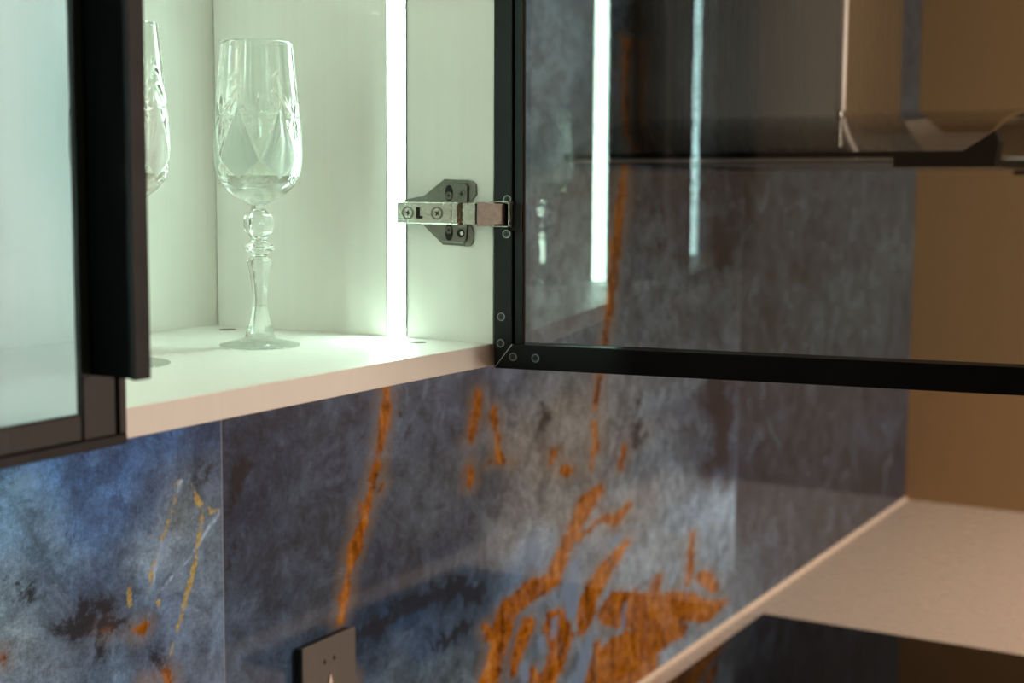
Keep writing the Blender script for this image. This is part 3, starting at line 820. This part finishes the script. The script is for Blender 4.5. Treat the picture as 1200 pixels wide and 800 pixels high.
NP = 6
ZP, ZM, ZL = 0.1660, 0.1285, 0.1150           # peaks, crossings and feet of the cut lozenges
PHASE = math.radians(12)
def tri(a):
    u = ((a - PHASE)*NP/(2*math.pi)) % 1.0
    return abs(2*u - 1)                        # 1 over a lozenge's axis, 0 midway between two
def cuts(a, z, r):
    """Depth of the cut pattern: lozenge outlines, a cross in each, and eight-rayed stars between them."""
    if not (0.108 < z < 0.196):
        return 0.0
    d = 0.0
    u = tri(a)
    s = math.cos(math.atan2(ZP - ZM, math.pi*r/NP))
    for line in (ZM + (ZP - ZM)*u, ZM - (ZM - ZL)*u,
                 ZM + (ZP - ZM)*(u*1.9 - 0.9), ZM + 0.019 - (ZP - ZM)*(1 - u)*0.95):
        dd = abs(z - line)*s
        if dd < 0.0017 and ZL - 0.001 < z < ZP + 0.001:
            d = max(d, 0.0008*(1 - dd/0.0017))
    # stars over the crossings
    k = round((a - PHASE)*NP/(2*math.pi) - 0.5) + 0.5
    da = ((a - PHASE) - k*2*math.pi/NP)
    da = (da + math.pi) % (2*math.pi) - math.pi
    x, y = da*r, z - 0.1590
    rad = math.hypot(x, y)
    if rad < 0.0150:
        th = math.atan2(y, x)
        q = th*8/(2*math.pi)
        off = abs(q - round(q))*2*math.pi/8*rad
        wd = 0.0021*math.sin(math.pi*min(1, rad/0.0150))**0.7 + 1e-5
        if off < wd:
            d = max(d, 0.0010*(1 - off/wd))
    # a leaf spray above the peaks
    k = round((a - PHASE)*NP/(2*math.pi))
    da = ((a - PHASE) - k*2*math.pi/NP)
    da = (da + math.pi) % (2*math.pi) - math.pi
    for i in range(4):
        cx, cz, an = ((-1)**i)*0.0035*(1 if i < 2 else 0.6), 0.171 + 0.005*i, ((-1)**i)*0.9
        x, y = da*r - cx, z - cz
        xr, yr = x*math.cos(an) + y*math.sin(an), -x*math.sin(an) + y*math.cos(an)
        h = 1 - (xr/0.0013)**2 - (yr/0.0042)**2
        if h > 0:
            d = max(d, 0.0009*h)
    return d
def frosted(a, z):
    u = tri(a)
    return ZM - (ZM - ZL)*u + 0.0012 < z < ZM + (ZP - ZM)*u - 0.0016

bowl_pts = [(0.0985, 0.0052), (0.0990, 0.0072), (0.1010, 0.0098), (0.1035, 0.0145), (0.1070, 0.0196), (0.1115, 0.0243), (0.1170, 0.0277), (0.1240, 0.0297),
            (0.1330, 0.0305), (0.1440, 0.0302), (0.1560, 0.0294), (0.1680, 0.0284), (0.1800, 0.0273), (0.1920, 0.0262), (0.2020, 0.0253), (0.2090, 0.0247)]
outer = []
for k, (z, r) in enumerate(interp(bowl_pts, 12)):
    outer.append((r, z))
rim = [(0.02450, 0.2100), (0.02400, 0.2101), (0.02360, 0.2096)]
inner = []
for z, r in reversed(interp(bowl_pts[7:], 3)):
    inner.append((r - 0.0017 if z > 0.14 else r - 0.0017 - (0.14 - z)*0.08, z - 0.0005))
inner += [(0.0260, 0.1190), (0.0215, 0.1160), (0.0150, 0.1137), (0.0080, 0.1127), (0.0, 0.1124)]
n_out = len(outer)
def build_bowl():
    """The cuts go into the outer face only."""
    def rf(a, z, r, row):
        return cuts(a, z, r) if 1 <= row <= n_out else 0.0
    return lathe_grid([(0.0, 0.0985)] + outer + rim + inner, NTH, rf, frost=(frosted, n_out))

stem_pts = [(0.0985, 0.0050), (0.0955, 0.0050), (0.0940, 0.0060), (0.0925, 0.0084), (0.0893, 0.0101), (0.0857, 0.0106), (0.0820, 0.0101), (0.0790, 0.0084),
            (0.0765, 0.0058), (0.0745, 0.0052), (0.0725, 0.0066), (0.0705, 0.0098), (0.0690, 0.0108), (0.0672, 0.0100), (0.0655, 0.0068), (0.0640, 0.0054), (0.0625, 0.0056),
            (0.0605, 0.0080), (0.0585, 0.0086), (0.0550, 0.0076), (0.0500, 0.0066), (0.0420, 0.0055), (0.0340, 0.0049), (0.0270, 0.0053), (0.0200, 0.0068), (0.0140, 0.0084), (0.0095, 0.0097), (0.0070, 0.0105)]
def facet(nf, depth):
    def fn(a, z, r, row):
        q = ((a*nf/(2*math.pi)) % 1.0) - 0.5
        flat = math.cos(math.pi/nf)/math.cos(q*2*math.pi/nf)
        return r*(1 - flat)*depth
    return fn
foot_prof = [(0.0, 0.0069), (0.0100, 0.0068), (0.0112, 0.0058), (0.0150, 0.0046), (0.0200, 0.0033), (0.0250, 0.0021), (0.0276, 0.0015), (0.0283, 0.0009), (0.0279, 0.0002), (0.0260, 0.0), (0.0150, 0.0), (0.0, 0.0)]

def goblet(loc, label, first=None):
    if first is None:
        g = empty('crystal_goblet', loc)
        obj('bowl', build_bowl(), [M['crystal'], M['frost']], g, local=True, smooth=40)
        prof = [(0.0, 0.0984)] + [(r, z - 0.0001) for z, r in interp(stem_pts, 2)] + [(0.0, 0.0070)]
        obj('stem', lathe_grid(prof, 48, facet(6, 1.0)), M['crystal'], g, local=True, smooth=25)
        obj('foot', lathe_grid(foot_prof, 72), M['crystal_thin'], g, local=True, smooth=60)
    else:
        g = first.copy()
        COL.objects.link(g)
        g.location = loc
        for ch in first.children:
            c = ch.copy()
            COL.objects.link(c)
            c.parent = g
    return tag(g, label, 'glass', 'cut crystal goblets in the lit cabinet')
g0 = goblet((0.7747, 0.6514, ZS + 0.0001), 'tall cut crystal goblet standing clear on the white board, whole in view')
g1 = goblet((0.6447, 0.6516, ZS + 0.0001), 'crystal goblet half hidden behind the black door handle', g0)
g1.rotation_euler.z = 0.4
g2 = goblet((0.228, 0.652, ZS + 0.0001), 'crystal goblet seen only as glints mirrored in the open glass door', g0)
g2.rotation_euler.z = 0.9

# ------------------------------------------------------------------ worktop, hob
wt = empty('worktop', (1.5, YW - 0.3, ZC - 0.038))
tag(wt, 'long pale beige worktop running under the marbled tiles to the tan wall', 'worktop')
obj('slab', box(NB(), (-1.5, YW - 0.60, ZC - 0.038), (XW - 0.0005, YW - 0.0005, ZC), 0.0015, 2), M['worktop'], wt)
bm = NB()
prism(bm, [(YW - 0.0004, ZC + 0.0002), (YW - 0.0004, ZC + 0.006), (YW - 0.0025, ZC + 0.0055), (YW - 0.0055, ZC + 0.0025), (YW - 0.006, ZC + 0.0002)], 0, -1.5, XW - 0.001)
tag(obj('wall_seal', bm, M['seal'], wt), 'pale sealing bead along the tiles')

bc = empty('base_cabinet', (0.8, YW - 0.28, 0))
tag(bc, 'run of base cabinets carrying the long pale beige worktop', 'cabinet')
obj('carcass', box(NB(), (-1.5, YW - 0.555, 0.10), (XW - 0.001, YW - 0.001, ZC - 0.0385), 0.001), M['laminate'], bc)
obj('plinth', box(NB(), (-1.5, YW - 0.50, 0.0), (XW - 0.001, YW - 0.48, 0.0995)), M['black_soft'], bc)
for k in range(7):
    xa = -1.498 + k*0.662
    dr = obj('door', box(NB(), (xa + 0.002, YW - 0.575, 0.105), (xa + 0.659, YW - 0.5555, ZC - 0.045), 0.001), M['laminate'], None)
    dr.parent = bc
    dr.matrix_local = WORLD[bc].inverted()
    hn = obj('handle', box(NB(), (xa + 0.03, YW - 0.583, ZC - 0.075), (xa + 0.632, YW - 0.5745, ZC - 0.063), 0.001), M['black_soft'], None)
    hn.parent = dr

hb = empty('induction_hob', (1.83, 0.51, ZC))
tag(hb, 'black glass induction hob lying in the beige worktop', 'hob')
bm = NB()
box(bm, (1.530, 0.260, ZC + 0.0008), (2.131, 0.7608, ZC + 0.0050), 0.0014, 2)
obj('glass_top', bm, M['hob'], hb)
obj('seal', box(NB(), (1.534, 0.264, ZC + 0.0001), (2.127, 0.757, ZC + 0.0009)), M['gasket'], hb)

# ------------------------------------------------------------------ cooker hood
HX0, HX1 = 1.50, 2.16
hd = empty('cooker_hood', (1.83, YW, ZE + 0.03))
tag(hd, 'cooker hood with steel flue and bowed dark glass canopy seen through the open door', 'cooker hood')
bm = NB()
cx0, cx1, cy = 1.69, 1.958, 0.5209
r = 0.006
pts = [(cx0, YW - 0.0005)]
for k in range(7):
    a = math.pi + (math.pi/2)*k/6
    pts.append((cx0 + r + r*math.cos(a), cy + r + r*math.sin(a)))
for k in range(7):
    a = 1.5*math.pi + (math.pi/2)*k/6
    pts.append((cx1 - r + r*math.cos(a), cy + r + r*math.sin(a)))
pts.append((cx1, YW - 0.0005))
prism(bm, pts, 2, ZE + 0.055, ZCEIL - 0.001)
obj('flue', bm, M['hood_steel'], hd, smooth=30)
bm = NB()
box(bm, (cx0 - 0.0012, cy - 0.0012, ZE + 0.0975), (cx0 + 0.0130, cy + 0.0070, ZCEIL - 0.001), 0.001)  # pale strip stands in for the highlight along the rounded edge
tag(obj('edge_highlight', bm, M['hood_edge'], hd), 'pale strip drawing the bright highlight down the flue corner')
# bowed glass: low at both ends, high in the middle
bm = NB()
n = 28
def arch(u):
    return 0.0395 + 0.062*(1 - abs(2*u - 1)**2.2)
up = [(HX0 + (HX1 - HX0)*i/n, ZE + arch(i/n)) for i in range(n + 1)]
ring = up + [(x, z - 0.005) for x, z in reversed(up)]
yq0, yq1 = 0.322, YW - 0.002
lo = [bm.verts.new((x, yq0, z)) for x, z in ring]
hi = [bm.verts.new((x, yq1, z)) for x, z in ring]
N = len(ring)
for i in range(N):
    bm.faces.new((lo[i], lo[(i+1) % N], hi[(i+1) % N], hi[i]))
for L_ in (lo, hi):
    for i in range(n):
        bm.faces.new((L_[i], L_[i+1], L_[N-2-i], L_[N-1-i]))
obj('glass_canopy', bm, M['canopy_glass'], hd, smooth=40)
for xe, s in ((HX0, 1), (HX1, -1)):
    bm = NB()
    box(bm, (xe - s*0.003, 0.33, ZE + 0.0375), (xe + s*0.004, YW - 0.003, ZE + 0.0435))
    obj('edge_strip', bm, M['hood_black'], hd)
    bm = NB()
    prism(bm, [(0.405, ZE + 0.0390), (0.405, ZE + 0.0275), (0.302, ZE + 0.0275), (0.298, ZE + 0.052), (0.303, ZE + 0.064), (0.338, ZE + 0.040)], 0, xe - s*0.002, xe + s*0.020, 0.001)
    obj('end_bracket', bm, M['hood_black'], hd)
obj('motor_tray', box(NB(), (HX0 + 0.024, 0.262, ZE + 0.0345), (HX1 - 0.024, YW - 0.001, ZE + 0.0385), 0.0008), M['hood_black'], hd)
for a, b in (((HX0 + 0.021, 0.258), (HX0 + 0.0242, YW - 0.001)), ((HX1 - 0.0242, 0.258), (HX1 - 0.021, YW - 0.001)), ((HX0 + 0.0242, 0.258), (HX1 - 0.0242, 0.2622))):
    obj('tray_rim', box(NB(), (*a, ZE + 0.0342), (*b, ZE + 0.0384), 0.0004), M['hood_edge'], hd)
bm = NB()
for k in range(3):
    box(bm, (HX0 + 0.06 + k*0.18, 0.36, ZE + 0.0325), (HX0 + 0.22 + k*0.18, 0.70, ZE + 0.0337))
obj('filter', bm, M['hood_steel'], hd)

# ------------------------------------------------------------------ power socket
so = empty('power_socket', (1.028, YW, ZE - 0.455))
tag(so, 'square grey power socket plate on the marbled tiles above the worktop', 'socket')
zt_, zb_ = ZE - 0.4125, ZE - 0.4965
xl, xr = 0.9865, 1.0665
bm = NB()
box(bm, (xl + 0.0015, YW - 0.0082, zb_ + 0.0015), (xr - 0.0015, YW - 0.0002, zt_ - 0.0015), 0.0008)
tag(obj('housing', bm, M['plate_side'], so), 'dark housing behind the plate')
bm = NB()
box(bm, (xl, YW - 0.0105, zb_), (xr, YW - 0.0080, zt_), 0.0006, 2)
obj('cover_plate', bm, M['plate'], so)
for x, z in ((1.0187, -0.4335), (1.0330, -0.4335)):
    bm = NB()
    disc(bm, (x, YW - 0.0107, z + ZE), 0.0017, 1, 0.0006, 16, 0.0024)
    obj('contact_hole', bm, M['recess'], so)
bm = NB()
prism(bm, [(1.0262 - 0.003, ZE - 0.4560), (1.0262, ZE - 0.4465), (1.0262 + 0.003, ZE - 0.4560)], 1, YW - 0.0118, YW - 0.0104)
tag(obj('earth_clip', bm, M['seal'], so), 'bright earth contact')
